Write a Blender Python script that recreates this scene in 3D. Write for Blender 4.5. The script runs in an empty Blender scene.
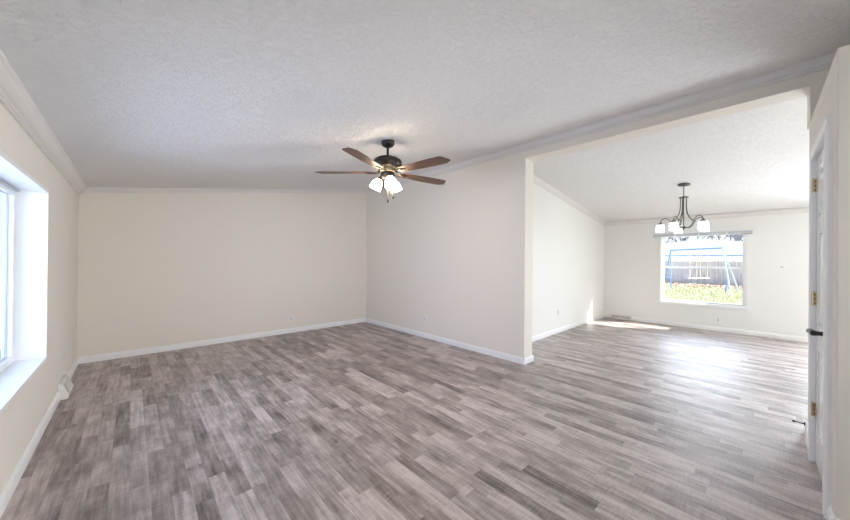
import bpy, bmesh, math, random
from mathutils import Vector, Matrix
random.seed(7)
S = bpy.context.scene
C = S.collection
R = math.radians

# ---------------------------------------------------------------- camera
cam = bpy.data.cameras.new('camera'); camo = bpy.data.objects.new('camera', cam); C.objects.link(camo)
yaw, pitch, roll = 0.7533257, 0.0031, 0.0090916
F0 = Vector((math.sin(yaw), math.cos(yaw), 0)); r0 = Vector((math.cos(yaw), -math.sin(yaw), 0)); Z = Vector((0, 0, 1))
F = math.cos(pitch)*F0 + math.sin(pitch)*Z; U2 = -math.sin(pitch)*F0 + math.cos(pitch)*Z
RV = math.cos(roll)*r0 + math.sin(roll)*U2; UV = -math.sin(roll)*r0 + math.cos(roll)*U2
m = Matrix((RV, UV, -F)).transposed().to_4x4(); m.translation = Vector((0, 0, 1.35)); camo.matrix_world = m
cam.sensor_width = 36; cam.lens = 312.433/850*36; cam.clip_start = 0.02; cam.clip_end = 500
S.camera = camo
# ---------------------------------------------------------------- view
S.view_settings.view_transform = 'Standard'; S.view_settings.look = 'None'; S.view_settings.gamma = 1
S.view_settings.exposure = 0.0
S.view_settings.use_curve_mapping = False
try:
    S.cycles.max_bounces = 14; S.cycles.diffuse_bounces = 8; S.cycles.glossy_bounces = 4; S.cycles.transparent_max_bounces = 12
    S.cycles.sample_clamp_indirect = 6
except Exception: pass
# ---------------------------------------------------------------- sky
w = bpy.data.worlds.new('sky'); S.world = w; w.use_nodes = True
nt = w.node_tree; bg = nt.nodes['Background']
tc = nt.nodes.new('ShaderNodeTexCoord'); sx = nt.nodes.new('ShaderNodeSeparateXYZ'); rp = nt.nodes.new('ShaderNodeValToRGB')
nt.links.new(tc.outputs['Generated'], sx.inputs[0]); nt.links.new(sx.outputs[2], rp.inputs[0]); nt.links.new(rp.outputs[0], bg.inputs[0])
rp.color_ramp.elements[0].position = 0.0; rp.color_ramp.elements[0].color = (0.93, 0.96, 1, 1)
rp.color_ramp.elements[1].position = 0.6; rp.color_ramp.elements[1].color = (0.62, 0.78, 1, 1)
# added bright sky band above the view, puts glare on the dining floor
def wmath(op, a, b=None, c=None):
    n = nt.nodes.new('ShaderNodeMath'); n.operation = op
    for i, v in enumerate((a, b, c)):
        if v is None: continue
        if isinstance(v, (int, float)): n.inputs[i].default_value = v
        else: nt.links.new(v, n.inputs[i])
    return n.outputs[0]
def sstep(v, a, b):
    n = nt.nodes.new('ShaderNodeMapRange'); n.interpolation_type = 'SMOOTHSTEP'
    n.inputs['From Min'].default_value = a; n.inputs['From Max'].default_value = b; nt.links.new(v, n.inputs['Value']); return n.outputs[0]
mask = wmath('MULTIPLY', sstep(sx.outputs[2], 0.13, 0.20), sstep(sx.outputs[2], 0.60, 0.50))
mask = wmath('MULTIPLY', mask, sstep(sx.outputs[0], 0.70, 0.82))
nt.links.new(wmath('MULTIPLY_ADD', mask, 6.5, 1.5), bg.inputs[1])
# ---------------------------------------------------------------- sun
sl = bpy.data.lights.new('sun', 'SUN'); sl.energy = 20; sl.angle = R(0.8); sl.color = (1, 0.96, 0.88)
so = bpy.data.objects.new('sun', sl); C.objects.link(so)
so.rotation_euler = Vector((-0.66, 0.94, -1)).to_track_quat('-Z', 'Y').to_euler()
# ---------------------------------------------------------------- daylight at the left window, added fill lamps at unseen ones
def area(name, loc, d, sx_, sy_, watts, col, spread=180):
    l = bpy.data.lights.new(name, 'AREA'); l.shape = 'RECTANGLE'; l.size = sx_; l.size_y = sy_; l.energy = watts; l.color = col; l.spread = R(spread)
    o = bpy.data.objects.new(name, l); C.objects.link(o); o.location = loc
    o.rotation_euler = Vector(d).to_track_quat('-Z', 'Y').to_euler(); return o
area('daylight_left', (-1.3, 2.9, 1.25), (1, 0, 0), 1.9, 1.5, 58, (0.68, 0.73, 1), 130)
area('fill_lamp_far', (8.85, -1.9, 1.2), (-1, 0.15, -0.3), 1.7, 1.9, 285, (0.86, 0.93, 1), 150)  # added lamp out of view, brightens the dining area
area('fill_lamp_rear', (1.0, -3.05, 1.3), (0.05, 1, 0), 1.8, 1.3, 22, (0.97, 0.98, 1), 70)  # added lamp behind the camera, brightens the living area

# ---------------------------------------------------------------- materials
def nodes(name):
    m_ = bpy.data.materials.new(name); m_.use_nodes = True
    return m_, m_.node_tree, m_.node_tree.nodes['Principled BSDF']
def mat(name, col, rough=0.5, metal=0, spec=0.5, bump=None, emit=None, var=None):
    m_, t, b = nodes(name)
    b.inputs['Base Color'].default_value = (*col, 1); b.inputs['Roughness'].default_value = rough
    b.inputs['Metallic'].default_value = metal; b.inputs['Specular IOR Level'].default_value = spec
    n = t.nodes.new('ShaderNodeTexNoise'); c = t.nodes.new('ShaderNodeTexCoord'); t.links.new(c.outputs['Object'], n.inputs[0])
    if var:
        n.inputs['Scale'].default_value = var[0]
        mx = t.nodes.new('ShaderNodeMix'); mx.data_type = 'RGBA'
        mx.inputs['A'].default_value = (*col, 1); mx.inputs['B'].default_value = (*var[1], 1)
        t.links.new(n.outputs[0], mx.inputs['Factor']); t.links.new(mx.outputs['Result'], b.inputs['Base Color'])
    if bump:
        n2 = t.nodes.new('ShaderNodeTexNoise'); n2.inputs['Scale'].default_value = bump[0]; n2.inputs['Detail'].default_value = 4
        t.links.new(c.outputs['Object'], n2.inputs[0])
        bp = t.nodes.new('ShaderNodeBump'); bp.inputs['Strength'].default_value = bump[1]; bp.inputs['Distance'].default_value = 0.01
        t.links.new(n2.outputs[0], bp.inputs['Height']); t.links.new(bp.outputs[0], b.inputs['Normal'])
    if emit:
        b.inputs['Emission Color'].default_value = (*emit[0], 1); b.inputs['Emission Strength'].default_value = emit[1]
    return m_
M = {}
M['wall'] = mat('cream_wall_paint', (0.81, 0.765, 0.69), 0.6, spec=0.25, bump=(60, 0.06))
M['dining_wall'] = mat('cream_wall_paint_lit_whiter', (0.83, 0.83, 0.805), 0.5, spec=0.35, bump=(60, 0.05))  # same cream paint as the living walls, whiter dining light put into the colour
M['trim'] = mat('white_trim_paint', (0.87, 0.87, 0.87), 0.35)
M['crown'] = mat('soft_white_trim_paint', (0.75, 0.73, 0.71), 0.4)
M['vinyl'] = mat('white_vinyl', (0.84, 0.86, 0.88), 0.3)
M['door'] = mat('white_door_paint', (0.88, 0.88, 0.88), 0.22)
M['plate'] = mat('white_plastic', (0.84, 0.84, 0.83), 0.3)
M['slot'] = mat('dark_slot', (0.12, 0.12, 0.12), 0.6)
M['socket'] = mat('grey_white_plastic', (0.62, 0.62, 0.62), 0.35)
M['black'] = mat('black_metal', (0.015, 0.015, 0.016), 0.4)
M['bronze'] = mat('dark_bronze', (0.035, 0.028, 0.024), 0.38, metal=0.6)
M['brass'] = mat('satin_brass', (0.62, 0.52, 0.33), 0.35, metal=0.85)
M['nickel'] = mat('brushed_nickel', (0.13, 0.125, 0.12), 0.35, metal=0.8)
M['silver'] = mat('silver_metal', (0.7, 0.7, 0.7), 0.3, metal=1)
M['register'] = mat('painted_register', (0.72, 0.70, 0.66), 0.4)
M['register_dark'] = mat('register_opening', (0.25, 0.24, 0.23), 0.7)
M['gasket'] = mat('grey_gasket', (0.25, 0.27, 0.28), 0.5)
M['headrail'] = mat('grey_headrail', (0.55, 0.57, 0.60), 0.35, metal=0.2)
M['blue'] = mat('blue_painted_steel', (0.12, 0.26, 0.62), 0.4)
M['paleblue'] = mat('pale_blue_steel', (0.45, 0.62, 0.85), 0.4)
M['yellow'] = mat('yellow_coated_chain', (0.85, 0.76, 0.55), 0.5)
M['seat'] = mat('white_plastic_seat', (0.75, 0.75, 0.75), 0.5)
M['siding'] = mat('white_siding', (0.9, 0.9, 0.9), 0.6)
M['roof'] = mat('pale_shingle', (0.21, 0.23, 0.26), 0.9, var=(8, (0.18, 0.20, 0.235)))
M['gutter'] = mat('blue_grey_gutter', (0.25, 0.35, 0.55), 0.5)
M['bark'] = mat('grey_bark', (0.20, 0.20, 0.26), 0.9, var=(20, (0.14, 0.14, 0.18)))
M['concrete'] = mat('pale_concrete', (0.6, 0.62, 0.64), 0.9, var=(4, (0.52, 0.53, 0.55)))
M['shade_on'] = mat('lit_frosted_glass', (0.95, 0.93, 0.88), 0.4, emit=((1, 0.84, 0.62), 14))
M['shade_dining'] = mat('dining_lit_frosted_glass', (0.92, 0.93, 0.95), 0.3, emit=((1, 0.98, 0.95), 0.35))
M['clear'] = None

def glass(name, k=0.06, tint=(1, 1, 1)):
    m_ = bpy.data.materials.new(name); m_.use_nodes = True; t = m_.node_tree
    for n in list(t.nodes): t.nodes.remove(n)
    o = t.nodes.new('ShaderNodeOutputMaterial'); mx = t.nodes.new('ShaderNodeMixShader')
    tr = t.nodes.new('ShaderNodeBsdfTransparent'); gl = t.nodes.new('ShaderNodeBsdfGlossy')
    tr.inputs[0].default_value = (*tint, 1); gl.inputs['Roughness'].default_value = 0.02
    mx.inputs[0].default_value = k
    t.links.new(tr.outputs[0], mx.inputs[1]); t.links.new(gl.outputs[0], mx.inputs[2]); t.links.new(mx.outputs[0], o.inputs[0])
    return m_
M['glass'] = glass('window_glass', 0.008, (0.98, 0.99, 1))
M['tintglass'] = glass('bluish_window_glass', 0.04, (0.80, 0.86, 0.90))
M['clearglass'] = glass('clear_shade_glass', 0.25, (0.9, 0.93, 0.95))

def ceiling_mat():
    m_, t, b = nodes('stippled_ceiling')
    c = t.nodes.new('ShaderNodeTexCoord')
    n = t.nodes.new('ShaderNodeTexNoise'); n.inputs['Scale'].default_value = 34; n.inputs['Detail'].default_value = 6; n.inputs['Roughness'].default_value = 0.65
    n.inputs['Distortion'].default_value = 1.2
    t.links.new(c.outputs['Object'], n.inputs[0])
    rp = t.nodes.new('ShaderNodeValToRGB'); rp.color_ramp.elements[0].position = 0.50; rp.color_ramp.elements[1].position = 0.60
    t.links.new(n.outputs[0], rp.inputs[0])
    n2 = t.nodes.new('ShaderNodeTexNoise'); n2.inputs['Scale'].default_value = 160; n2.inputs['Detail'].default_value = 2
    t.links.new(c.outputs['Object'], n2.inputs[0])
    ad = t.nodes.new('ShaderNodeMath'); ad.operation = 'MULTIPLY_ADD'; ad.inputs[1].default_value = 0.35
    t.links.new(n2.outputs[0], ad.inputs[0]); t.links.new(rp.outputs[0], ad.inputs[2])
    bp = t.nodes.new('ShaderNodeBump'); bp.inputs['Strength'].default_value = 0.64; bp.inputs['Distance'].default_value = 0.006
    t.links.new(ad.outputs[0], bp.inputs['Height']); t.links.new(bp.outputs[0], b.inputs['Normal'])
    b.inputs['Base Color'].default_value = (0.85, 0.84, 0.835, 1); b.inputs['Roughness'].default_value = 0.9
    b.inputs['Specular IOR Level'].default_value = 0.1
    return m_
M['ceiling'] = ceiling_mat()

def floor_mat():
    m_, t, b = nodes('grey_oak_planks'); N = t.nodes.new; L = t.links.new
    def math_(op, a, b_=None, c_=None):
        n = N('ShaderNodeMath'); n.operation = op
        for i, v in enumerate((a, b_, c_)):
            if v is None: continue
            if isinstance(v, (int, float)): n.inputs[i].default_value = v
            else: L(v, n.inputs[i])
        return n.outputs[0]
    c = N('ShaderNodeTexCoord'); s = N('ShaderNodeSeparateXYZ'); L(c.outputs['Object'], s.inputs[0])
    x, y = s.outputs[0], s.outputs[1]
    W, LEN = 0.088, 0.62
    xs = math_('DIVIDE', x, W); row = math_('FLOOR', xs); fx = math_('FRACT', xs)
    wn = N('ShaderNodeTexWhiteNoise'); wn.noise_dimensions = '1D'; L(row, wn.inputs['W'])
    ys = math_('MULTIPLY_ADD', wn.outputs['Value'], 7.3, math_('DIVIDE', y, LEN))
    # planks of uneven length: warp the running coordinate
    wob = math_('MULTIPLY', math_('SINE', math_('MULTIPLY_ADD', ys, 2.1, math_('MULTIPLY', row, 1.7))), 0.28)
    ys = math_('ADD', ys, wob)
    col = math_('FLOOR', ys); fy = math_('FRACT', ys)
    cb = N('ShaderNodeCombineXYZ'); L(row, cb.inputs[0]); L(col, cb.inputs[1])
    w2 = N('ShaderNodeTexWhiteNoise'); w2.noise_dimensions = '2D'; L(cb.outputs[0], w2.inputs['Vector'])
    rid = w2.outputs['Value']
    # grain along the plank
    def noise(sx_, sy_, scale, det, rough=0.6, off=True):
        cc = N('ShaderNodeCombineXYZ')
        L(math_('MULTIPLY', x, sx_), cc.inputs[0])
        L(math_('ADD', math_('MULTIPLY', y, sy_), math_('MULTIPLY', rid, 37.0) if off else 0.0), cc.inputs[1])
        n = N('ShaderNodeTexNoise'); n.inputs['Scale'].default_value = scale; n.inputs['Detail'].default_value = det; n.inputs['Roughness'].default_value = rough
        L(cc.outputs[0], n.inputs[0]); return n.outputs[0]
    grain = noise(14, 1.1, 3.0, 6)
    saw = noise(1.2, 26, 5.0, 3)
    blotch = noise(3.0, 1.6, 2.2, 3)
    big = noise(1, 1, 0.5, 2, off=False)
    v = math_('MULTIPLY', rid, 0.34)
    v = math_('MULTIPLY_ADD', grain, 0.85, v)
    v = math_('MULTIPLY_ADD', saw, 0.38, v)
    v = math_('MULTIPLY_ADD', blotch, 0.80, v)
    v = math_('MULTIPLY_ADD', big, 0.15, v)
    v = math_('MULTIPLY_ADD', math_('SUBTRACT', v, 1.25), 1.12, 0.495)
    rp = N('ShaderNodeValToRGB'); e = rp.color_ramp.elements
    e[0].position = 0.12; e[0].color = (0.090, 0.072, 0.070, 1)
    e[1].position = 0.80; e[1].color = (0.56, 0.495, 0.485, 1)
    for p_, c_ in ((0.32, (0.215, 0.176, 0.163, 1)), (0.5, (0.325, 0.274, 0.262, 1))):
        k = e.new(p_); k.color = c_
    L(v, rp.inputs[0])
    # seams
    ex = math_('MINIMUM', fx, math_('SUBTRACT', 1, fx)); ey = math_('MINIMUM', fy, math_('SUBTRACT', 1, fy))
    sm = math_('MINIMUM', math_('MULTIPLY', ex, W/0.0012), math_('MULTIPLY', ey, LEN/0.0015)); sm = math_('MINIMUM', sm, 1.0)
    k = math_('MULTIPLY_ADD', sm, 0.35, 0.65)
    mx = N('ShaderNodeVectorMath'); mx.operation = 'SCALE'; L(rp.outputs[0], mx.inputs[0]); L(k, mx.inputs['Scale'])
    L(mx.outputs[0], b.inputs['Base Color'])
    L(math_('MULTIPLY_ADD', grain, 0.10, 0.40), b.inputs['Roughness'])
    b.inputs['Specular IOR Level'].default_value = 0.7; b.inputs['Coat Weight'].default_value = 0.35; b.inputs['Coat Roughness'].default_value = 0.42
    bp = N('ShaderNodeBump'); bp.inputs['Strength'].default_value = 0.12; bp.inputs['Distance'].default_value = 0.002
    L(math_('ADD', math_('MULTIPLY', saw, 0.5), sm), bp.inputs['Height']); L(bp.outputs[0], b.inputs['Normal'])
    return m_
M['floor'] = floor_mat()

def wood_mat():
    m_, t, b = nodes('walnut_blade'); c = t.nodes.new('ShaderNodeTexCoord'); mp = t.nodes.new('ShaderNodeMapping'); mp.inputs['Scale'].default_value = (2, 30, 30)
    n = t.nodes.new('ShaderNodeTexNoise'); n.inputs['Scale'].default_value = 3; n.inputs['Detail'].default_value = 5
    rp = t.nodes.new('ShaderNodeValToRGB'); rp.color_ramp.elements[0].position = 0.35; rp.color_ramp.elements[0].color = (0.08, 0.036, 0.021, 1)
    rp.color_ramp.elements[1].position = 0.7; rp.color_ramp.elements[1].color = (0.18, 0.088, 0.052, 1)
    t.links.new(c.outputs['Object'], mp.inputs[0]); t.links.new(mp.outputs[0], n.inputs[0]); t.links.new(n.outputs[0], rp.inputs[0]); t.links.new(rp.outputs[0], b.inputs['Base Color'])
    b.inputs['Roughness'].default_value = 0.4
    return m_
M['wood'] = wood_mat()

def fence_mat():
    m_, t, b = nodes('weathered_boards'); c = t.nodes.new('ShaderNodeTexCoord'); mp = t.nodes.new('ShaderNodeMapping'); mp.inputs['Scale'].default_value = (1, 5, 0.4)
    n = t.nodes.new('ShaderNodeTexNoise'); n.inputs['Scale'].default_value = 3; n.inputs['Detail'].default_value = 5
    rp = t.nodes.new('ShaderNodeValToRGB'); rp.color_ramp.elements[0].position = 0.35; rp.color_ramp.elements[0].color = (0.38, 0.35, 0.38, 1)
    rp.color_ramp.elements[1].position = 0.65; rp.color_ramp.elements[1].color = (0.66, 0.63, 0.66, 1)
    t.links.new(c.outputs['Object'], mp.inputs[0]); t.links.new(mp.outputs[0], n.inputs[0]); t.links.new(n.outputs[0], rp.inputs[0]); t.links.new(rp.outputs[0], b.inputs['Base Color'])
    b.inputs['Roughness'].default_value = 0.9
    return m_
M['fence'] = fence_mat()
def lawn_mat():
    m_, t, b = nodes('winter_lawn'); c = t.nodes.new('ShaderNodeTexCoord')
    n = t.nodes.new('ShaderNodeTexNoise'); n.inputs['Scale'].default_value = 0.9; n.inputs['Detail'].default_value = 8
    rp = t.nodes.new('ShaderNodeValToRGB'); rp.color_ramp.elements[0].position = 0.35; rp.color_ramp.elements[0].color = (0.36, 0.38, 0.24, 1)
    rp.color_ramp.elements[1].position = 0.65; rp.color_ramp.elements[1].color = (0.38, 0.37, 0.28, 1)
    t.links.new(c.outputs['Object'], n.inputs[0]); t.links.new(n.outputs[0], rp.inputs[0]); t.links.new(rp.outputs[0], b.inputs['Base Color'])
    b.inputs['Roughness'].default_value = 1; b.inputs['Specular IOR Level'].default_value = 0
    return m_
M['lawn'] = lawn_mat()
M['blade'] = mat('grass_blade', (0.46, 0.48, 0.30), 0.9, var=(1.5, (0.50, 0.48, 0.36)))
M['leaf'] = mat('dry_leaf', (0.40, 0.29, 0.24), 0.9, var=(3, (0.46, 0.38, 0.34)))

# ---------------------------------------------------------------- mesh helpers
def obj(name, bm, material, parent=None, smooth=False, bevel=0, seg=2):
    bmesh.ops.recalc_face_normals(bm, faces=bm.faces)
    me = bpy.data.meshes.new(name); bm.to_mesh(me); bm.free()
    if smooth:
        for p in me.polygons: p.use_smooth = True
        me.set_sharp_from_angle(angle=R(40))
    me.materials.append(M[material] if isinstance(material, str) else material)
    o = bpy.data.objects.new(name, me); C.objects.link(o)
    if parent: o.parent = parent
    if bevel:
        b = o.modifiers.new('bevel', 'BEVEL'); b.width = bevel; b.segments = seg; b.limit_method = 'ANGLE'
    return o
def struct(name, bm, material, **k):
    o = obj(name, bm, material, **k); o['kind'] = 'structure'; return o
def thing(name, label, cat, loc=(0, 0, 0), rotz=0, group=None):
    o = bpy.data.objects.new(name, None); C.objects.link(o); o.empty_display_size = 0.1
    o.location = loc; o.rotation_euler = (0, 0, rotz); o['label'] = label; o['category'] = cat
    if group: o['group'] = group
    return o
def tag(o, label, cat, group=None, kind=None):
    o['label'] = label; o['category'] = cat
    if group: o['group'] = group
    if kind: o['kind'] = kind
    return o
def box(bm, a, b, mtx=None):
    xs, ys, zs = zip(a, b)
    v = [bm.verts.new((x, y, z)) for x in (min(xs), max(xs)) for y in (min(ys), max(ys)) for z in (min(zs), max(zs))]
    for f in ((0, 1, 3, 2), (4, 6, 7, 5), (0, 4, 5, 1), (2, 3, 7, 6), (0, 2, 6, 4), (1, 5, 7, 3)): bm.faces.new([v[i] for i in f])
    if mtx: bmesh.ops.transform(bm, matrix=mtx, verts=v)
    return bm
def B(*ab):
    bm = bmesh.new()
    for a, b in ab: box(bm, a, b)
    return bm
def prism(bm, pts, d):
    """polygon (list of 3D points) extruded by vector d"""
    a = [bm.verts.new(p) for p in pts]; b = [bm.verts.new(Vector(p)+Vector(d)) for p in pts]
    bm.faces.new(a); bm.faces.new(b[::-1]); n = len(a)
    for i in range(n): bm.faces.new((a[i], a[(i+1) % n], b[(i+1) % n], b[i]))
    return bm
def sweep_profile(bm, A, Bp, out, prof, up=(0, 0, 1)):
    """prof: (o, u) pairs, o along out, u along up, from A to Bp"""
    A = Vector(A); Bp = Vector(Bp); out = Vector(out); up = Vector(up)
    return prism(bm, [A+out*o+up*u for o, u in prof], Bp-A)
def lathe(bm, prof, n=24, origin=(0, 0, 0), axis=(0, 0, 1), caps=True):
    """prof (r, z)"""
    q = Vector((0, 0, 1)).rotation_difference(Vector(axis).normalized()); O = Vector(origin); rings = []
    for r, z in prof:
        rings.append([bm.verts.new(O+q @ Vector((r*math.cos(2*math.pi*i/n), r*math.sin(2*math.pi*i/n), z))) for i in range(n)])
    for a, b in zip(rings, rings[1:]):
        for i in range(n): bm.faces.new((a[i], a[(i+1) % n], b[(i+1) % n], b[i]))
    if caps: bm.faces.new(rings[0][::-1]); bm.faces.new(rings[-1])
    return bm
def tube(bm, pts, r, n=10, radii=None):
    pts = [Vector(p) for p in pts]; rings = []; prev = None
    for i, p in enumerate(pts):
        t = (pts[min(i+1, len(pts)-1)]-pts[max(i-1, 0)]).normalized()
        if prev is None:
            a = Vector((0, 0, 1)) if abs(t.z) < 0.9 else Vector((1, 0, 0)); u = t.cross(a).normalized()
        else: u = (prev-t*prev.dot(t)).normalized()
        prev = u; v = t.cross(u); rr = radii[i] if radii else r
        rings.append([bm.verts.new(p+rr*(math.cos(2*math.pi*k/n)*u+math.sin(2*math.pi*k/n)*v)) for k in range(n)])
    for a, b in zip(rings, rings[1:]):
        for k in range(n): bm.faces.new((a[k], a[(k+1) % n], b[(k+1) % n], b[k]))
    bm.faces.new(rings[0][::-1]); bm.faces.new(rings[-1])
    return bm
def spline(ctrl, n=8):
    P = [Vector(c) for c in ctrl]; P = [2*P[0]-P[1]]+P+[2*P[-1]-P[-2]]; out = []
    for i in range(1, len(P)-2):
        for k in range(n):
            t = k/n; a, b, c, d = P[i-1:i+3]
            out.append(0.5*((2*b)+(c-a)*t+(2*a-5*b+4*c-d)*t*t+(-a+3*b-3*c+d)*t**3))
    out.append(P[-2]); return out

# ---------------------------------------------------------------- room dimensions
XL, XP, XQ, YB, XF, YD = -0.50, 3.777, 3.99, 5.913, 8.571, 2.619
YR = -2.8                    # rear wall behind the camera
YE = 2.104                   # end of the partition
HO = 2.718                   # underside of the header
YJ = -0.268                  # face of the closet
CX1_ = 3.82
def zl(x): return 2.238+(x-XL)*(2.900-2.238)/(XP-XL)
def zd(x): return 2.337+(XF-x)*0.1255
T = 0.16
# floor
struct('floor', B(((XL-0.3, YR-0.3, -0.12), (XF+0.2, YB+0.2, 0))), 'floor')
# ceiling (two slopes meeting at the partition line)
bm = bmesh.new()
xm = (XP+XQ)/2
pts = [(XL-0.3, YR-0.3, zl(XL-0.3)), (XP, YR-0.3, zl(XP)), (XQ, YR-0.3, zd(XQ)), (XF+0.3, YR-0.3, zd(XF+0.3)),
       (XF+0.3, YR-0.3, zd(XF+0.3)+0.2), (xm, YR-0.3, 3.2), (XL-0.3, YR-0.3, zl(XL-0.3)+0.2)]
prism(bm, pts, (0, YB+0.3-YR+0.3, 0)); struct('ceiling', bm, 'ceiling')

# window openings
LW = (1.90, 3.885, 0.545, 1.876)      # y0,y1,z0,z1 on the left wall
LW2 = (-2.4, -0.6, 0.545, 1.876)
FW = (0.165, 1.470, 0.515, 1.965)     # far wall
FW2 = (-2.7, -1.1, 0.20, 2.0)  # added opening out of view for the far fill lamp
def wall_x(name, x0, x1, y0, y1, top, holes, material):
    """wall lying along Y with rectangular holes; top = function of x"""
    bm = bmesh.new(); ys = sorted({y0, y1, *[h[0] for h in holes], *[h[1] for h in holes]})
    zt = min(top(x0), top(x1))-0.0
    for a, b in zip(ys, ys[1:]):
        h = [q for q in holes if q[0] <= a and q[1] >= b]
        if h: box(bm, (x0, a, 0), (x1, b, h[0][2])); box(bm, (x0, a, h[0][3]), (x1, b, zt))
        else: box(bm, (x0, a, 0), (x1, b, zt))
    bmesh.ops.remove_doubles(bm, verts=bm.verts, dist=1e-5)
    return struct(name, bm, material)
wall_x('wall_left', XL-T, XL, YR-0.2, YB+0.2, zl, [LW], 'wall')
wall_x('wall_far', XF, XF+T, YR-0.2, YD+0.2, zd, [FW, FW2], 'dining_wall')
# back wall of the living room, top follows the ceiling
bm = bmesh.new(); prism(bm, [(XL, YB, 0), (XQ, YB, 0), (XQ, YB, zl(XP)), (XP, YB, zl(XP)), (XL, YB, zl(XL))], (0, 0.15, 0)); struct('wall_back', bm, 'wall')
bm = bmesh.new(); prism(bm, [(XQ, YD, 0), (XF, YD, 0), (XF, YD, zd(XF)), (XQ, YD, zd(XQ))], (0, 0.15, 0)); struct('wall_side', bm, 'dining_wall')
# rear wall behind the camera with an added window opening for the fill lamp
bm = bmesh.new()
for a, b, z0, z1 in ((XL, -0.1, 0, 0), (2.1, XP, 0, 0)):
    prism(bm, [(a, YR, 0), (b, YR, 0), (b, YR, zl(b)), (a, YR, zl(a))], (0, -0.15, 0))
box(bm, (-0.1, YR-0.15, 0), (2.1, YR, 0.6)); prism(bm, [(-0.1, YR, 1.95), (2.1, YR, 1.95), (2.1, YR, zl(2.1)), (-0.1, YR, zl(-0.1))], (0, -0.15, 0))
prism(bm, [(XP, YR, 0), (XF, YR, 0), (XF, YR, zd(XF)), (XQ, YR, zd(XQ)), (XP, YR, zd(XQ))], (0, -0.15, 0))
struct('wall_rear', bm, 'wall')
# partition with the header over the wide opening (double wall on the ridge line)
bm = bmesh.new()
box(bm, (XP, YE, 0), (XQ, YB, zl(XP))); box(bm, (XP, YJ, HO), (XQ, YE, zl(XP))); box(bm, (XP, YR, 2.44), (XQ, YJ, zl(XP))); box(bm, (CX1_, YR, 0), (XQ, YJ-0.012, 2.44))
bmesh.ops.remove_doubles(bm, verts=bm.verts, dist=1e-5)
struct('wall_partition', bm, 'wall')

# closet: a flat-topped box under the high ceiling, door in its side face
CX0, CX1, CH = 2.575, 3.82, 2.44
DX0, DX1, DH = 2.76, 3.41, 2.075
bm = bmesh.new()
box(bm, (CX0, YR, 0), (CX0+0.1, YJ, CH)); box(bm, (CX0+0.1, YR, CH-0.1), (CX1, YJ, CH))
box(bm, (CX0+0.1, YJ-0.1, 0), (DX0-0.012, YJ, CH-0.1)); box(bm, (DX1+0.012, YJ-0.1, 0), (CX1, YJ, CH-0.1)); box(bm, (DX0-0.012, YJ-0.1, DH+0.012), (DX1+0.012, YJ, CH-0.1))
box(bm, (CX1-0.1, YR, 0), (CX1, YJ-0.1, CH-0.1))
struct('wall_closet', bm, 'wall', bevel=0.006)

# ---------------------------------------------------------------- crown mouldings
CP = [(0, 0), (0.062, 0), (0.062, -0.010), (0.052, -0.014), (0.046, -0.030), (0.030, -0.050), (0.018, -0.058), (0.018, -0.070), (0.010, -0.076), (0.010, -0.084), (0, -0.086)]
def crown(name, A, Bp, out, prof=CP, up=(0, 0, 1)):
    bm = bmesh.new(); sweep_profile(bm, A, Bp, out, prof, up); return struct(name, bm, 'crown')
crown('trim_1', (XL, YR, zl(XL)+0.004), (XL, YB, zl(XL)+0.004), (1, 0, 0), [(0, 0)]+[(o*1.25, u*1.15+ (0.008 if i < 2 else 0)) for i, (o, u) in enumerate(CP[1:])])
crown('trim_2', (XL, YB, zl(XL)), (XP, YB, zl(XP)), (0, -1, 0), [(o*0.8, u*0.75) for o, u in CP])
crown('trim_3', (XP, YR, zl(XP)-0.004), (XP, YB, zl(XP)-0.004), (-1, 0, 0))
crown('trim_4', (XQ, YD, zd(XQ)), (XF, YD, zd(XF)), (0, -1, 0))
crown('trim_5', (XF, YR, zd(XF)), (XF, YD, zd(XF)), (-1, 0, 0))
# ---------------------------------------------------------------- baseboards
BP = [(0, 0), (0.016, 0), (0.016, 0.056), (0.012, 0.064), (0.012, 0.072), (0.006, 0.082), (0, 0.085)]
def baseboard(name, segs, material='trim'):
    bm = bmesh.new()
    for A, Bp, out in segs: sweep_profile(bm, A, Bp, out, BP)
    return struct(name, bm, material)
baseboard('baseboard_left', [((XL, YR, 0), (XL, 4.51, 0), (1, 0, 0)), ((XL, 4.84, 0), (XL, YB, 0), (1, 0, 0))])
baseboard('baseboard_back', [((XL+0.016, YB, 0), (XP-0.016, YB, 0), (0, -1, 0))])
baseboard('baseboard_partition', [((XP, YE-0.016, 0), (XP, YB, 0), (-1, 0, 0)), ((XP, YE, 0), (XQ+0.016, YE, 0), (0, -1, 0)), ((XQ, YE, 0), (XQ, YD-0.016, 0), (1, 0, 0))])
baseboard('baseboard_side', [((XQ, YD, 0), (XF-0.016, YD, 0), (0, -1, 0))])
baseboard('baseboard_far', [((XF, YR, 0), (XF, YD, 0), (-1, 0, 0))])
baseboard('baseboard_closet', [((CX0, YR, 0), (CX0, YJ+0.016, 0), (-1, 0, 0)), ((CX0, YJ, 0), (DX0-0.075, YJ, 0), (0, 1, 0)), ((DX1+0.075, YJ, 0), (CX1, YJ, 0), (0, 1, 0)), ((CX1, YJ-0.012, 0), (XQ, YJ-0.012, 0), (0, 1, 0))])

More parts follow.
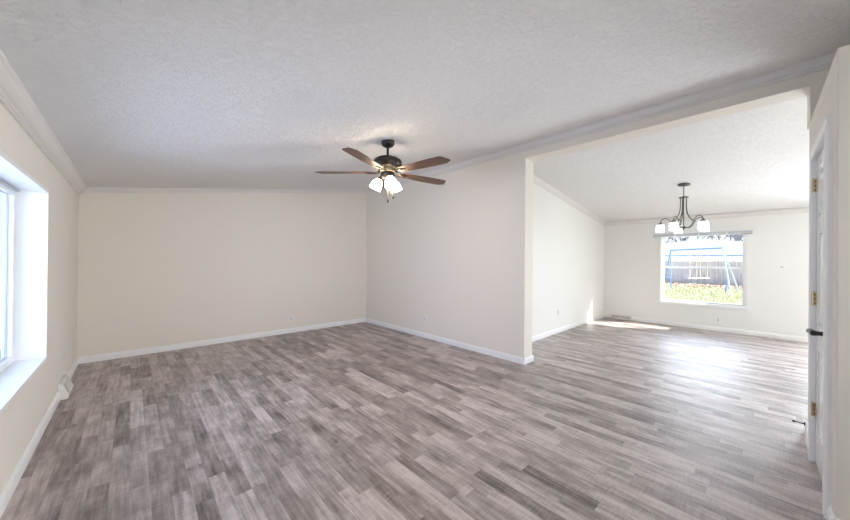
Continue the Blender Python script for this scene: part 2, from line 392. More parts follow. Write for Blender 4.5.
# ---------------------------------------------------------------- left window (deep white reveal)
def window(name, x_in, x_out, o, sgn, sash):
    """window in a wall along Y. x_in is the room face, x_out the plane of the frame, sgn = direction into the room."""
    y0, y1, z0, z1 = o
    w_ = thing(name, '', ''); del w_['label']; del w_['category']; w_['kind'] = 'structure'
    def P(n, bm, mt, **k):
        return obj(n, bm, mt, parent=w_, **k)
    return w_, P
w1, P = window('window_1', XL, XL-T, LW, 1, None)
y0, y1, z0, z1 = LW
l = 0.012
lin = bmesh.new()     # lining boards: head, sill, two jambs, projecting a little into the room
xa, xb = XL-0.155, XL+0.010
box(lin, (xa, y0, z1-l), (xb, y1, z1)); box(lin, (xa, y0, z0), (xb, y1, z0+l)); box(lin, (xa, y1-l, z0+l), (xb, y1, z1-l)); box(lin, (xa, y0, z0+l), (xb, y0+l, z1-l))
# narrow bead round the opening
for a, b in (((XL, y0-0.018, z1), (XL+0.008, y1+0.018, z1+0.018)), ((XL, y0-0.018, z0-0.018), (XL+0.008, y1+0.018, z0)), ((XL, y1, z0), (XL+0.008, y1+0.018, z1)), ((XL, y0-0.018, z0), (XL+0.008, y0, z1))): box(lin, a, b)
P('window_lining', lin, 'trim', bevel=0.002)
fr = bmesh.new(); xf0, xf1 = XL-0.20, XL-0.15; fw = 0.045
Y0, Y1, Z0, Z1 = y0+l, y1-l, z0+l, z1-l
def ring(bm, x0, x1, a, b, c, d, t):
    box(bm, (x0, a, d-t), (x1, b, d)); box(bm, (x0, a, c), (x1, b, c+t)); box(bm, (x0, a, c+t), (x1, a+t, d-t)); box(bm, (x0, b-t, c+t), (x1, b, d-t))
ring(fr, xf0, xf1, Y0, Y1, Z0, Z1, fw); box(fr, (xf0+0.01, 2.30, Z0+fw), (xf1-0.012, 2.35, Z1-fw))
P('window_frame', fr, 'vinyl', bevel=0.004)
gk = bmesh.new(); ring(gk, xf0+0.012, xf0+0.022, Y0+fw, Y1-fw, Z0+fw, Z1-fw, 0.008); P('gasket', gk, 'headrail')
tr = bmesh.new(); box(tr, (xf1, Y0, Z1-0.014), (xf1+0.018, Y1, Z1-0.001)); P('blind_track', tr, 'headrail')
P('window_pane', B(((xf0+0.016, Y0+fw, Z0+fw), (xf0+0.020, Y1-fw, Z1-fw))), 'tintglass')

# added windows out of view, rear and second far, to let fill light in
for nm, (y0, y1, z0, z1), xa, xb in (('window_added_far', FW2, XF+0.06, XF+0.11),):
    w_, P = window(nm, 0, 0, LW2, 1, None)
    fr = bmesh.new(); ring(fr, xa, xb, y0, y1, z0, z1, 0.05); box(fr, (xa, (y0+y1)/2-0.02, z0+.05), (xb, (y0+y1)/2+0.02, z1-.05)); P('window_frame', fr, 'vinyl')
    P('window_pane', B(((xa+0.02, y0+0.05, z0+0.05), (xa+0.024, y1-0.05, z1-0.05))), 'glass')
w_, P = window('window_added_rear', 0, 0, LW2, 1, None)
fr = bmesh.new()
box(fr, (-0.1, YR-0.1, 0.6), (2.1, YR-0.05, 0.65)); box(fr, (-0.1, YR-0.1, 1.9), (2.1, YR-0.05, 1.95)); box(fr, (-0.1, YR-0.1, 0.65), (-0.05, YR-0.05, 1.9)); box(fr, (2.05, YR-0.1, 0.65), (2.1, YR-0.05, 1.9)); box(fr, (0.98, YR-0.1, 0.65), (1.02, YR-0.05, 1.9))
P('window_frame', fr, 'vinyl'); P('window_pane', B(((-0.05, YR-0.08, 0.65), (2.05, YR-0.076, 1.9))), 'glass')

# ---------------------------------------------------------------- far window (single hung, white casing)
w2, P = window('window_2', 0, 0, FW, 1, None)
y0, y1, z0, z1 = FW
cas = bmesh.new(); cw = 0.045
ring(cas, XF-0.016, XF, y0-cw, y1+cw, z0-cw, z1+cw, cw)
ring(cas, XF-0.024, XF-0.016, y0-cw, y1+cw, z0-cw, z1+cw, 0.014)
P('window_casing', cas, 'trim', bevel=0.003)
lin = bmesh.new(); ring(lin, XF, XF+0.07, y0, y1, z0, z1, 0.008); P('window_lining', lin, 'trim')
fr = bmesh.new(); ring(fr, XF+0.07, XF+0.14, y0, y1, z0, z1, 0.018)
P('window_frame', fr, 'vinyl', bevel=0.003)
zm = 1.262
fr = bmesh.new(); ring(fr, XF+0.078, XF+0.102, y0+0.018, y1-0.018, z0+0.018, zm+0.024, 0.022); P('lower_sash', fr, 'vinyl', bevel=0.002)
fr = bmesh.new(); ring(fr, XF+0.104, XF+0.130, y0+0.018, y1-0.018, zm-0.020, z1-0.018, 0.022); P('upper_sash', fr, 'vinyl', bevel=0.002)
P('lower_pane', B(((XF+0.088, y0+0.040, z0+0.040), (XF+0.091, y1-0.040, zm+0.002))), 'glass')
P('upper_pane', B(((XF+0.115, y0+0.040, zm+0.002), (XF+0.118, y1-0.040, z1-0.040))), 'glass')
# blind headrail above it
t = thing('blind_headrail', 'slim grey headrail of a raised blind across the top of the backyard window', 'blind', (XF, 0.845, 1.925))
hb = bmesh.new(); box(hb, (-0.062, -0.765, 0), (-0.026, 0.765, 0.055)); obj('rail', hb, 'headrail', t, bevel=0.004)
for s in (-1, 1):
    bb = bmesh.new(); box(bb, (-0.066, s*0.767-0.004, -0.004), (-0.0245, s*0.767+0.004, 0.060)); obj('bracket', bb, 'headrail', t)
for yy in (-0.42, 0.0, 0.38): bb = bmesh.new(); box(bb, (-0.070, yy-0.012, -0.006), (-0.062, yy+0.012, 0.057)); obj('clip', bb, 'plate', t)

# ---------------------------------------------------------------- closet door
d1 = bpy.data.objects.new('door_1', None); C.objects.link(d1); d1['kind'] = 'structure'
# raised frame and panels on the slab: stiles and rails over a recessed panel ground
st = bmesh.new(); yf = YJ-0.006; yb = yf-0.035
box(st, (DX0, yb, 0.012), (DX1, yf-0.008, DH))
for a, b in ((DX0, DX0+0.105), (DX1-0.105, DX1), ((DX0+DX1)/2-0.045, (DX0+DX1)/2+0.045)): box(st, (a, yf-0.008, 0.012), (b, yf, DH))
for a, b in ((0.012, 0.22), (0.78, 0.95), (1.55, 1.66), (DH-0.12, DH)):
    for p, q in ((DX0+0.105, (DX0+DX1)/2-0.045), ((DX0+DX1)/2+0.045, DX1-0.105)): box(st, (p, yf-0.008, a), (q, yf, b))
obj('door_slab', st, 'door', d1)
pn = bmesh.new()
for a, b in ((0.24, 0.76), (0.97, 1.53), (1.68, DH-0.14)):
    for p, q in ((DX0+0.125, (DX0+DX1)/2-0.065), ((DX0+DX1)/2+0.065, DX1-0.125)): box(pn, (p, yf-0.007, a), (q, yf-0.002, b))
obj('raised_panels', pn, 'door', d1, bevel=0.004)
cs = bmesh.new(); W_ = 0.072; g = 0.004
CAS = [(0, 0), (0.014, 0), (0.021, 0.005), (0.024, 0.014), (0.021, 0.024), (0.020, W_-0.026), (0.025, W_-0.014), (0.024, W_-0.003), (0.018, W_), (0, W_)]   # (out, across) thicker at the outer edge
sweep_profile(cs, (DX0-W_, YJ, 0), (DX0-W_, YJ, DH), (0, 1, 0), CAS, (1, 0, 0))
sweep_profile(cs, (DX1+W_, YJ, 0), (DX1+W_, YJ, DH), (0, 1, 0), CAS, (-1, 0, 0))
sweep_profile(cs, (DX0-W_, YJ, DH+W_), (DX1+W_, YJ, DH+W_), (0, 1, 0), CAS, (0, 0, -1))
obj('door_casing', cs, 'trim', d1)
jb = bmesh.new(); box(jb, (DX0-0.012, YJ-0.1, 0), (DX0-0.002, YJ, DH+0.012)); box(jb, (DX1+0.002, YJ-0.1, 0), (DX1+0.012, YJ, DH+0.012)); box(jb, (DX0-0.002, YJ-0.1, DH+0.002), (DX1+0.002, YJ, DH+0.012))
obj('door_jamb', jb, 'trim', d1)
for z in (0.36, 1.115, 1.89):
    hg = bmesh.new(); lathe(hg, [(0.0065, -0.045), (0.0065, 0.045)], 12, (DX1, YJ+0.010, z)); lathe(hg, [(0.003, 0.045), (0.0045, 0.05), (0.002, 0.055)], 10, (DX1, YJ+0.010, z))
    box(hg, (DX1-0.030, yf, z-0.045), (DX1-0.001, yf+0.003, z+0.045)); box(hg, (DX1-0.0015, yf, z-0.045), (DX1+0.0015, YJ+0.014, z+0.045))
    h_ = obj('hinge', hg, 'brass', d1)
    for k in (-0.03, 0, 0.03): sc = bmesh.new(); lathe(sc, [(0.0045, 0), (0.0045, 0.0012)], 8, (DX1-0.0016, YJ+0.002, z+k), (-1, 0, 0)); obj('screw', sc, 'bronze', h_)
hx, hz = 2.87, 0.955
hd = bmesh.new(); lathe(hd, [(0.034, 0), (0.034, 0.006), (0.030, 0.012), (0.014, 0.016), (0.012, 0.020)], 24, (hx, yf, hz), (0, 1, 0)); h_ = obj('door_handle', hd, 'black', d1, smooth=True)
lv = bmesh.new(); lathe(lv, [(0.013, 0.018), (0.012, 0.03), (0.014, 0.046), (0.016, 0.058), (0.013, 0.066)], 16, (hx, yf, hz), (0, 1, 0))
tube(lv, [(hx-0.004, yf+0.052, hz), (hx+0.03, yf+0.057, hz), (hx+0.08, yf+0.062, hz), (hx+0.100, yf+0.058, hz-0.002)], 0.015, 12, radii=[0.0155, 0.015, 0.0145, 0.014]); obj('lever', lv, 'black', h_, smooth=True)
pk = bmesh.new(); lathe(pk, [(0.005, 0.064), (0.005, 0.074)], 10, (hx, yf, hz), (0, 1, 0)); obj('privacy_pin', pk, 'silver', h_)

# door stop on the baseboard past the closet door
t = thing('door_stop', 'thin black rod door stop sticking out from the baseboard beside the closet door', 'door stop', (3.965, YJ+0.0045, 0.066))
s_ = bmesh.new(); lathe(s_, [(0.013, 0), (0.013, 0.004), (0.006, 0.008)], 16, (0, 0, 0), (0, 1, 0)); obj('base_plate', s_, 'black', t)
s_ = bmesh.new(); tube(s_, [(0, 0.006, 0), (0.002, 0.052, 0.0)], 0.0042, 10); obj('rod', s_, 'black', t)
s_ = bmesh.new(); lathe(s_, [(0.0055, 0), (0.008, 0.003), (0.008, 0.014), (0.006, 0.018)], 14, (0.002, 0.050, 0), (0, 1, 0)); obj('bumper', s_, 'black', t)

# ---------------------------------------------------------------- ceiling fan
fx, fy = 1.975, 2.70
fz = zl(fx)
fan = thing('ceiling_fan', 'dark bronze ceiling fan with walnut blades and three lit frosted shades', 'ceiling fan', (fx, fy, fz))
def fl(name, prof, mt='bronze', n=32, parent=fan):
    bm = bmesh.new(); lathe(bm, prof, n); return obj(name, bm, mt, parent, smooth=True)
fl('canopy', [(0.068, 0.012), (0.071, -0.010), (0.070, -0.032), (0.058, -0.052), (0.030, -0.068), (0.020, -0.074)])
fl('downrod', [(0.0135, -0.07), (0.0135, -0.165), (0.026, -0.165), (0.028, -0.185)])
fl('motor_housing', [(0.03, -0.165), (0.06, -0.172), (0.115, -0.186), (0.146, -0.208), (0.152, -0.235), (0.150, -0.262), (0.135, -0.288), (0.100, -0.302), (0.075, -0.306)])
fl('vent_band', [(0.078, -0.300), (0.082, -0.304), (0.082, -0.330), (0.074, -0.336)], 'brass')
fl('switch_housing', [(0.060, -0.325), (0.074, -0.335), (0.076, -0.365), (0.066, -0.392), (0.045, -0.408), (0.020, -0.412)])
ZB = -0.335
for k in range(5):
    a = R(63+72*k)
    rot = Matrix.Translation((0, 0, ZB)) @ Matrix.Rotation(a, 4, 'Z') @ Matrix.Rotation(R(-8), 4, 'X')
    bm = bmesh.new()
    out = [(0.155, -0.034), (0.20, -0.056), (0.30, -0.064), (0.45, -0.072), (0.60, -0.076), (0.715, -0.074), (0.738, -0.060), (0.775, 0.022), (0.770, 0.040), (0.715, 0.074), (0.60, 0.076), (0.45, 0.072), (0.30, 0.064), (0.20, 0.056), (0.155, 0.034)]
    prism(bm, [(x, y, -0.003) for x, y in out], (0, 0, 0.006))
    o = obj('blade', bm, 'wood', fan, bevel=0.0015); o.matrix_local = rot
    bi = bmesh.new()
    # blade iron: two curved tangs and a plate under the blade
    for s in (-1, 1): tube(bi, spline([(0.070, s*0.012, 0.016), (0.10, s*0.034, 0.004), (0.135, s*0.042, -0.008), (0.18, s*0.030, -0.009), (0.225, s*0.010, -0.008)]), 0.006, 8)
    prism(bi, [(x, y, -0.010) for x, y in ((0.165, -0.034), (0.205, -0.036), (0.245, -0.012), (0.255, 0), (0.245, 0.012), (0.205, 0.036), (0.165, 0.034))], (0, 0, 0.006))
    i_ = obj('blade_bracket', bi, 'bronze', fan, smooth=True); i_.matrix_local = rot
    for x, y in ((0.185, -0.02), (0.185, 0.02), (0.235, 0)): sc = bmesh.new(); lathe(sc, [(0.006, -0.0135), (0.006, -0.009)], 10, (x, y, 0)); obj('screw', sc, 'brass', i_)
for a in (128.8, 248.8, 8.8):
    a = R(a); d = Vector((math.cos(a), math.sin(a), 0))
    ar = bmesh.new(); p0 = d*0.045+Vector((0, 0, -0.375)); ax = (d*0.52+Vector((0, 0, -1))).normalized(); p2 = d*0.080+Vector((0, 0, -0.388))
    tube(ar, spline([p0, d*0.075+Vector((0, 0, -0.376)), p2]), 0.009, 10); lathe(ar, [(0.010, -0.004), (0.022, 0.0), (0.026, 0.022), (0.024, 0.034)], 20, p2, ax)
    arm = obj('light_arm', ar, 'bronze', fan, smooth=True)
    sh = bmesh.new(); lathe(sh, [(0.024, 0.018), (0.030, 0.026), (0.044, 0.045), (0.055, 0.070), (0.060, 0.098), (0.062, 0.128), (0.064, 0.132)], 28, p2, ax, caps=False)
    bmesh.ops.solidify(sh, geom=sh.faces[:], thickness=0.003)
    obj('glass_shade', sh, 'shade_on', arm, smooth=True)
    q = Vector((fx, fy, fz))+p2+ax*0.10
    pl = bpy.data.lights.new('fan_bulb_light', 'POINT'); pl.energy = 12; pl.color = (1, 0.77, 0.54); pl.shadow_soft_size = 0.035
    lo = bpy.data.objects.new('fan_bulb_light', pl); C.objects.link(lo); lo.location = q
for dx, dy, ln in ((0.0, -0.01, 0.215), (0.040, -0.047, 0.175)):
    ch = bmesh.new(); tube(ch, [(dx, dy, -0.40), (dx, dy, -0.40-ln)], 0.0013, 6); c_ = obj('pull_chain', ch, 'brass', fan)
    pb = bmesh.new(); lathe(pb, [(0.003, 0), (0.0065, -0.012), (0.0075, -0.03), (0.005, -0.042)], 12, (dx, dy, -0.40-ln)); obj('pull_knob', pb, 'bronze', c_, smooth=True)

# ---------------------------------------------------------------- chandelier
cx, cy = 6.40, 0.815
cz = zd(cx)
chn = thing('chandelier', 'five arm brushed metal chandelier with white drum shades in the dining area', 'chandelier', (cx, cy, cz))
def cl(name, prof, mt='nickel', n=28, parent=chn, org=(0, 0, 0)):
    bm = bmesh.new(); lathe(bm, prof, n, org); return obj(name, bm, mt, parent, smooth=True)
cl('canopy', [(0.078, 0.010), (0.080, -0.012), (0.070, -0.024), (0.030, -0.034), (0.008, -0.038)])
cl('stem', [(0.0055, -0.030), (0.0055, -0.150)])
bm = bmesh.new(); tube(bm, [(0.018*math.cos(2*math.pi*i/20), 0, -0.166+0.018*math.sin(2*math.pi*i/20)) for i in range(21)], 0.003, 8); obj('ring', bm, 'nickel', chn, smooth=True)
cl('top_plate', [(0.006, -0.180), (0.012, -0.192), (0.060, -0.204), (0.064, -0.210), (0.060, -0.218), (0.010, -0.222)])
cl('center_rod', [(0.007, -0.215), (0.007, -0.68)])
cl('hub', [(0.008, -0.660), (0.022, -0.672), (0.034, -0.685), (0.030, -0.700), (0.014, -0.710), (0.010, -0.725), (0.003, -0.735)])
for k in range(5):
    a = R(31+72*k-82.8); d = Vector((math.cos(a), math.sin(a), 0))
    def V(r, z): return d*r+Vector((0, 0, z))
    rd = bmesh.new(); tube(rd, spline([V(0.040, -0.214), V(0.042, -0.36), V(0.055, -0.46), (V(0.10, -0.545)), V(0.160, -0.60)]), 0.0065, 10)
    tube(rd, spline([V(0.015, -0.688), V(0.08, -0.692), V(0.125, -0.66), V(0.155, -0.605), V(0.185, -0.555), V(0.235, -0.528), V(0.285, -0.552), V(0.300, -0.605)]), 0.0065, 10)
    arm = obj('arm', rd, 'nickel', chn, smooth=True)
    cu = bmesh.new(); lathe(cu, [(0.010, -0.592), (0.030, -0.606), (0.034, -0.614), (0.034, -0.622), (0.016, -0.626)], 24, V(0.300, 0)); obj('socket_cup', cu, 'nickel', arm, smooth=True)
    sh = bmesh.new(); lathe(sh, [(0.022, -0.624), (0.054, -0.626), (0.058, -0.632), (0.058, -0.750)], 28, V(0.300, 0), caps=False)
    bmesh.ops.solidify(sh, geom=sh.faces[:], thickness=0.003)
    obj('drum_shade', sh, 'shade_dining', arm, smooth=True)
    og = bmesh.new(); lathe(og, [(0.036, -0.622), (0.070, -0.624), (0.072, -0.630), (0.072, -0.762)], 28, V(0.300, 0), caps=False); obj('outer_glass', og, 'clearglass', arm, smooth=True)
    q = Vector((cx, cy, cz))+V(0.300, -0.69)
    pl = bpy.data.lights.new('chandelier_bulb_light', 'POINT'); pl.energy = 1.3; pl.color = (1, 0.95, 0.88); pl.shadow_soft_size = 0.03
    lo = bpy.data.objects.new('chandelier_bulb_light', pl); C.objects.link(lo); lo.location = q

# ---------------------------------------------------------------- outlets and switch
def outlet(loc, rz, label):
    """plate facing local +X"""
    t = thing('wall_outlet', label, 'outlet', loc, rz)
    p = bmesh.new(); box(p, (0, -0.035, -0.057), (0.005, 0.035, 0.057)); obj('cover_plate', p, 'plate', t, bevel=0.002)
    for s in (-1, 1):
        p = bmesh.new(); lathe(p, [(0.0165, 0.005), (0.0165, 0.0065)], 20, (0, 0, s*0.0195), (1, 0, 0)); r_ = obj('receptacle', p, 'socket', t)
        p = bmesh.new(); 
        for yy in (-0.006, 0.006): box(p, (0.0064, yy-0.001, s*0.0195-0.002), (0.0068, yy+0.001, s*0.0195+0.007))
        lathe(p, [(0.0025, 0.0064), (0.0025, 0.0068)], 8, (0, 0, s*0.0195-0.009), (1, 0, 0)); obj('slots', p, 'slot', r_)
    p = bmesh.new(); lathe(p, [(0.003, 0.005), (0.002, 0.0062)], 8, (0, 0, 0), (1, 0, 0)); obj('screw', p, 'silver', t)
    return t
e = 0.0003
outlet((XL+e, 4.867, 0.352), 0, 'white outlet on the window wall above the sloped floor register')
outlet((2.157, YB-e, 0.262), R(-90), 'white outlet low on the back wall of the empty living area')
outlet((XP-e, 4.01, 0.346), R(180), 'white outlet low on the partition wall left of the wide opening')
outlet((5.983, YD-e, 0.392), R(-90), 'white outlet on the side wall of the dining area near the sun patch')
outlet((XF-e, 0.545, 0.228), R(180), 'white outlet on the far wall below the backyard window')
t = thing('light_switch', 'white square wall control with a round dial right of the backyard window', 'switch', (XF-e, -0.295, 1.30), R(180))
p = bmesh.new(); box(p, (0, -0.058, -0.057), (0.006, 0.058, 0.057)); obj('cover_plate', p, 'plate', t, bevel=0.002)
p = bmesh.new(); lathe(p, [(0.019, 0.006), (0.018, 0.016), (0.015, 0.018)], 24, (0, 0, 0), (1, 0, 0)); obj('dial', p, 'socket', t, smooth=True)
for s in (-1, 1): p = bmesh.new(); lathe(p, [(0.003, 0.006), (0.002, 0.0075)], 8, (0, 0, s*0.042), (1, 0, 0)); obj('screw', p, 'silver', t)

# ---------------------------------------------------------------- registers
t = thing('floor_register', 'white sloped register box on the baseboard below the left window wall', 'register', (XL+e, 4.675, 0))
pr_ = bmesh.new(); prism(pr_, [(0, -0.165, 0.0), (0.062, -0.165, 0.0), (0.070, -0.165, 0.035), (0.028, -0.165, 0.155), (0, -0.165, 0.160)], (0, 0.330, 0)); obj('body', pr_, 'register', t, bevel=0.003)
lo_, hi_ = Vector((0.0678, 0, 0.042)), Vector((0.0310, 0, 0.1465)); up_ = (hi_-lo_).normalized(); nr = Vector((up_.z, 0, -up_.x))
gr = bmesh.new(); pq = [lo_+up_*0.010+nr*0.0012, lo_+up_*0.100+nr*0.0012]
prism(gr, [pq[0]+Vector((0, -0.12, 0)), pq[0]+Vector((0, 0.12, 0)), pq[1]+Vector((0, 0.12, 0)), pq[1]+Vector((0, -0.12, 0))], nr*0.0015); obj('grille_opening', gr, 'register_dark', t)
lv = bmesh.new()
for i in range(22):
    yy = -0.113+i*0.0108; a_, b_ = pq[0]+nr*0.0015, pq[1]+nr*0.0015
    prism(lv, [a_+Vector((0, yy, 0)), a_+Vector((0, yy+0.0028, 0)), b_+Vector((0, yy+0.0028, 0)), b_+Vector((0, yy, 0))], nr*0.0012)
obj('louvers', lv, 'register', t)
t = thing('wall_register', 'low white louvered register at the foot of the far wall in the corner', 'register', (XF-0.0165, 2.24, 0), R(180))
pr_ = bmesh.new(); prism(pr_, [(0, -0.215, 0), (0.035, -0.215, 0), (0.035, -0.215, 0.02), (0.012, -0.215, 0.098), (0, -0.215, 0.1)], (0, 0.43, 0)); obj('body', pr_, 'register', t, bevel=0.002)
lo_, hi_ = Vector((0.035, 0, 0.02)), Vector((0.012, 0, 0.098)); up_ = (hi_-lo_).normalized(); nr = Vector((up_.z, 0, -up_.x))
for c0 in (-0.195, 0.008):
    gr = bmesh.new(); a_, b_ = lo_+up_*0.010+nr*0.0006, lo_+up_*0.066+nr*0.0006
    prism(gr, [a_+Vector((0, c0, 0)), a_+Vector((0, c0+0.187, 0)), b_+Vector((0, c0+0.187, 0)), b_+Vector((0, c0, 0))], nr*0.0012); g_ = obj('grille_opening', gr, 'register_dark', t)
    lv = bmesh.new()
    for i in range(15):
        yy = c0+0.004+i*0.0125; q0, q1 = a_+nr*0.0012, b_+nr*0.0012
        prism(lv, [q0+Vector((0, yy, 0)), q0+Vector((0, yy+0.006, 0)), q1+Vector((0, yy+0.006, 0)), q1+Vector((0, yy, 0))], nr*0.002)
    obj('louvers', lv, 'register', g_)

# ================================================================ outside
GZ = -0.20
# lawn beyond the far wall, patio on the left
struct('trim_lawn', B(((XF+T+0.02, -30, GZ-0.3), (70, 45, GZ))), 'lawn').name = 'lawn'
struct('trim_patio', B(((-40, -20, GZ-0.3), (XL-0.33, 30, GZ))), 'concrete').name = 'patio'
# added unseen roofs keep the sun out of the rear and second far windows
t = thing('sun_blocker_rear', 'added flat roof behind the camera that blocks the sun', 'roof', (1.0, -4.2, 2.25))
bm = bmesh.new(); box(bm, (-1.8, -1.6, 0), (3.0, 1.23, 0.12)); obj('deck', bm, 'siding', t)
for x in (-1.7, 2.9): bm = bmesh.new(); box(bm, (x-0.05, -1.5, GZ-2.25), (x+0.05, -1.4, 0)); obj('post', bm, 'siding', t)
t = thing('sun_blocker_far', 'added flat roof outside the far wall that blocks the sun', 'roof', (XF+T+0.012, -2.2, 2.12))
bm = bmesh.new(); box(bm, (0, -3.5, 0), (3.2, 1.35, 0.12)); obj('deck', bm, 'siding', t)
bm = bmesh.new(); box(bm, (0, -3.5, -2.3), (3.2, -3.4, 0)); obj('end_wall', bm, 'siding', t)

# fence
FX = 30.5
fe = thing('wooden_fence', 'weathered grey vertical board fence across the back of the yard', 'fence', (FX, 2.5, GZ))
bm = bmesh.new(); y = -9.0
while y < 9.0:
    h_ = 1.70+random.uniform(-0.02, 0.02); xo = random.uniform(-0.006, 0.006)
    prism(bm, [(xo, y, 0.02), (xo, y+0.138, 0.02), (xo, y+0.138, h_-0.02), (xo, y+0.118, h_), (xo, y+0.02, h_), (xo, y, h_-0.02)], (0.02, 0, 0)); y += 0.145
obj('boards', bm, 'fence', fe)
for k in range(8):
    bm = bmesh.new(); box(bm, (0.06, -8.7+k*2.45, 0), (0.15, -8.61+k*2.45, 1.72)); obj('post', bm, 'fence', fe)
for z in (0.3, 1.4): bm = bmesh.new(); box(bm, (0.027, -9, z), (0.06, 9, z+0.09)); obj('rail', bm, 'fence', fe)

# neighbouring house with a wide low hip roof
NX = 36.0
nh = thing('neighbour_house', 'white neighbouring house with a wide pale low pitched roof behind the fence', 'house', (NX, 3.9, GZ))
bm = bmesh.new(); box(bm, (0, -10.5, 0), (12, 10.5, 2.05))
for k in range(9): box(bm, (-0.012, -10.5, 0.1+k*0.2), (0, 10.5, 0.11+k*0.2))
obj('wall', bm, 'siding', nh)
bm = bmesh.new(); ze = 2.25
v = [bm.verts.new(p) for p in ((-0.5, -11, ze), (-0.5, 11, ze), (12.5, 11, ze), (12.5, -11, ze), (6.0, 0, ze+1.80), (6.0, 0.01, ze+1.80))]
bm.faces.new((v[0], v[1], v[5], v[4])); bm.faces.new((v[1], v[2], v[5])); bm.faces.new((v[2], v[3], v[4], v[5])); bm.faces.new((v[3], v[0], v[4])); bm.faces.new((v[0], v[3], v[2], v[1]))
obj('roof', bm, 'roof', nh)
bm = bmesh.new(); box(bm, (-0.48, -11, ze-0.24), (-0.44, 11, ze)); box(bm, (-0.48, -11, ze-0.26), (0.0, 11, ze-0.24)); obj('fascia', bm, 'siding', nh)
bm = bmesh.new(); tube(bm, [(-0.54, -11, ze-0.02), (-0.54, 11, ze-0.02)], 0.06, 8); obj('gutter', bm, 'gutter', nh)

# bare trees
def tree(x, y, h_, label, seed):
    rnd = random.Random(seed); bm = bmesh.new()
    def grow(p, d, ln, r, lvl):
        e_ = p+d*ln; mid = (p+e_)/2+Vector((rnd.uniform(-.06, .06), rnd.uniform(-.06, .06), 0))*ln
        tube(bm, [p, mid, e_], r, 5, radii=[r, r*0.85, r*0.7])
        if lvl == 0: return
        for _ in range(3 if lvl > 1 else 4):
            nd = (d+Vector((rnd.uniform(-.8, .8), rnd.uniform(-.8, .8), rnd.uniform(-.15, .5)))).normalized()
            grow(p+(e_-p)*rnd.uniform(0.6, 1), nd, ln*rnd.uniform(0.55, 0.8), r*0.58, lvl-1)
    grow(Vector((0, 0, -0.1)), Vector((0, 0, 1)), h_*0.35, h_*0.026, 5)
    o = obj('bare_tree', bm, 'bark'); o.location = (x, y, GZ)
    tag(o, label, 'tree', 'bare trees behind the neighbouring house')
for x, y, h_, sd, lb in ((50, 9.2, 7.6, 3, 'bare tree above the left end of the pale roof, at the edge of the pane'), (59, 6.9, 8.6, 5, 'small bare tree above the left slope of the pale roof'),
                         (50, 0.4, 7.8, 11, 'bare tree above the right end of the pale roof, at the edge of the pane'), (56, 2.6, 8.2, 17, 'bare tree above the right slope of the pale roof, nearer the peak'),
                         (64, 0.2, 9.6, 23, 'tallest bare tree far behind the right slope of the pale roof')):
    tree(x, y, h_, lb, sd)

# swing set
ss = thing('swing_set', 'blue metal a-frame swing set standing on the lawn outside the window', 'swing set', (22.5, 2.2, GZ))
def W(x, y, z): return Vector((x, y, z))-Vector((22.5, 2.2, GZ))
AR, AL = W(21.9, 1.24, 2.15), W(24.4, 3.72, 2.15)
def bar(name, a, b, r, mt='blue', parent=ss):
    bm = bmesh.new(); tube(bm, [a, b], r, 10); return obj(name, bm, mt, parent, smooth=True)
bar('top_bar', AR, AL, 0.038)
FR1, FR2, FL1, FL2 = W(21.3, 0.90, GZ), W(24.0, 0.70, GZ), W(23.6, 3.56, GZ), W(25.6, 4.25, GZ)
bar('leg', AR, FR1, 0.030, 'paleblue'); bar('leg', AR, FR2, 0.026, 'paleblue'); bar('leg', AL, FL1, 0.028); bar('leg', AL, FL2, 0.028)
j = AR.lerp(FR1, 0.64); bar('side_strut', j, W(23.2, 1.20, GZ), 0.034)
bar('cross_brace', AR.lerp(FR1, 0.35), AR.lerp(FR2, 0.35), 0.022); bar('cross_brace', AL.lerp(FL1, 0.25), AL.lerp(FL2, 0.25), 0.022)
bar('cross_brace', AL.lerp(FL1, 0.72), AL.lerp(FL2, 0.72), 0.022)
bm = bmesh.new(); pj = [AR.lerp(FR1, 0.57), AR.lerp(FR1, 0.78), j.lerp(W(23.2, 1.20, GZ), 0.35)]
prism(bm, [p+Vector((-0.02, 0, 0)) for p in pj], (0.04, 0, 0)); obj('gusset', bm, 'blue', ss)
ssw = Vector((22.5, 2.2, GZ))
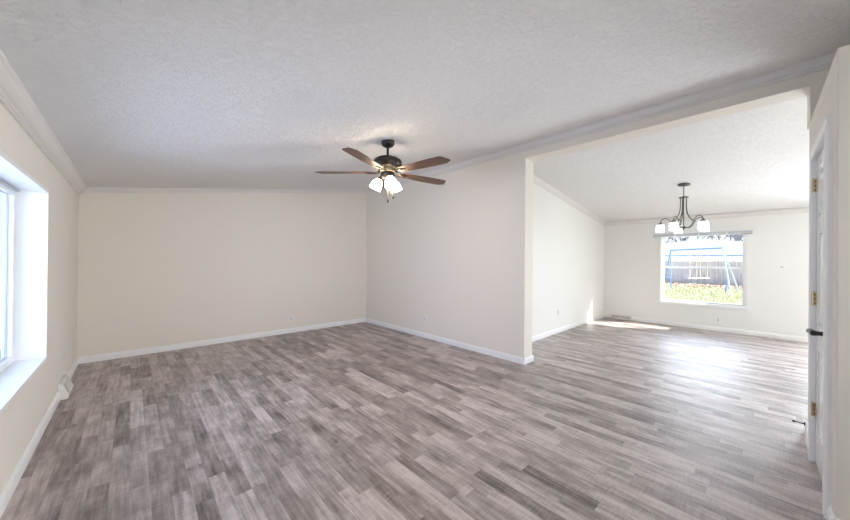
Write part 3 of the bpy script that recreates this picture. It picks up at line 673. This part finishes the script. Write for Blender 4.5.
def swing(f1, f2, label, zs, col):
    a, b = ssw+AR.lerp(AL, f1), ssw+AR.lerp(AL, f2); mid = (a+b)/2
    t = thing('swing', label, 'swing', (mid.x, mid.y, zs), 0, 'swings hanging from the blue swing set')
    for q in (a, b):
        q_ = Vector((q.x-mid.x, q.y-mid.y, 0)); bm = bmesh.new(); tube(bm, [q_*1.0+Vector((0, 0, 2.12-zs)), q_*0.95+Vector((0, 0, 0.9)), q_*0.9+Vector((0, 0, 0.02))], 0.010, 6); obj('chain', bm, col, t)
    u = (b-a).normalized(); sd = Vector((-u.y, u.x, 0)); hl = (b-a).length*0.5
    bm = bmesh.new(); prism(bm, [-u*hl-sd*0.12+Vector((0, 0, 0.03)), u*hl-sd*0.12+Vector((0, 0, 0.03)), u*hl+sd*0.12+Vector((0, 0, 0.03)), -u*hl+sd*0.12+Vector((0, 0, 0.03))], (0, 0, -0.05)); obj('seat', bm, 'seat', t, bevel=0.015)
swing(0.24, 0.38, 'white seat swing on chains hanging nearer the right legs', 0.55, 'yellow')
swing(0.44, 0.58, 'white seat swing on chains hanging nearer the middle of the bar', 0.50, 'yellow')

# grass and leaf litter in the strip seen through the window
bm = bmesh.new()
for _ in range(9000):
    x = random.uniform(17, 30.3); f_ = (x-8.57)/22; y = random.uniform(-0.5+0.0*x, 2.0+f_*4.2)
    a = random.uniform(0, math.pi); h_ = random.uniform(0.04, 0.11); c_, s_ = math.cos(a)*0.018, math.sin(a)*0.018; lx, ly = random.uniform(-.03, .03), random.uniform(-.03, .03)
    v = [bm.verts.new((x-c_, y-s_, GZ)), bm.verts.new((x+c_, y+s_, GZ)), bm.verts.new((x+lx, y+ly, GZ+h_))]; bm.faces.new(v)
tag(obj('grass', bm, 'blade'), 'pale green and straw grass of the backyard lawn', 'grass', kind='stuff')
bm = bmesh.new()
for _ in range(3200):
    x = 30.4-abs(random.gauss(0, 2.2)); y = random.uniform(-0.8, 6.6)
    if x < 22: continue
    a = random.uniform(0, 6.28); s_ = random.uniform(0.05, 0.10); n_ = Vector((random.uniform(-.6, .6), random.uniform(-.6, .6), 1)).normalized()
    q = Vector((0, 0, 1)).rotation_difference(n_) @ Matrix.Rotation(a, 3, 'Z').to_quaternion()
    ctr = Vector((x, y, GZ+0.05+random.uniform(0, 0.05)))
    bm.faces.new([bm.verts.new(ctr+q @ Vector(p)*s_) for p in ((-1, 0, 0), (-.3, -.5, .1), (.5, -.45, 0), (1, 0, .15), (.5, .45, 0), (-.3, .5, .1))])
tag(obj('leaf_litter', bm, 'leaf'), 'dry reddish brown leaves scattered along the foot of the fence', 'leaves', kind='stuff')
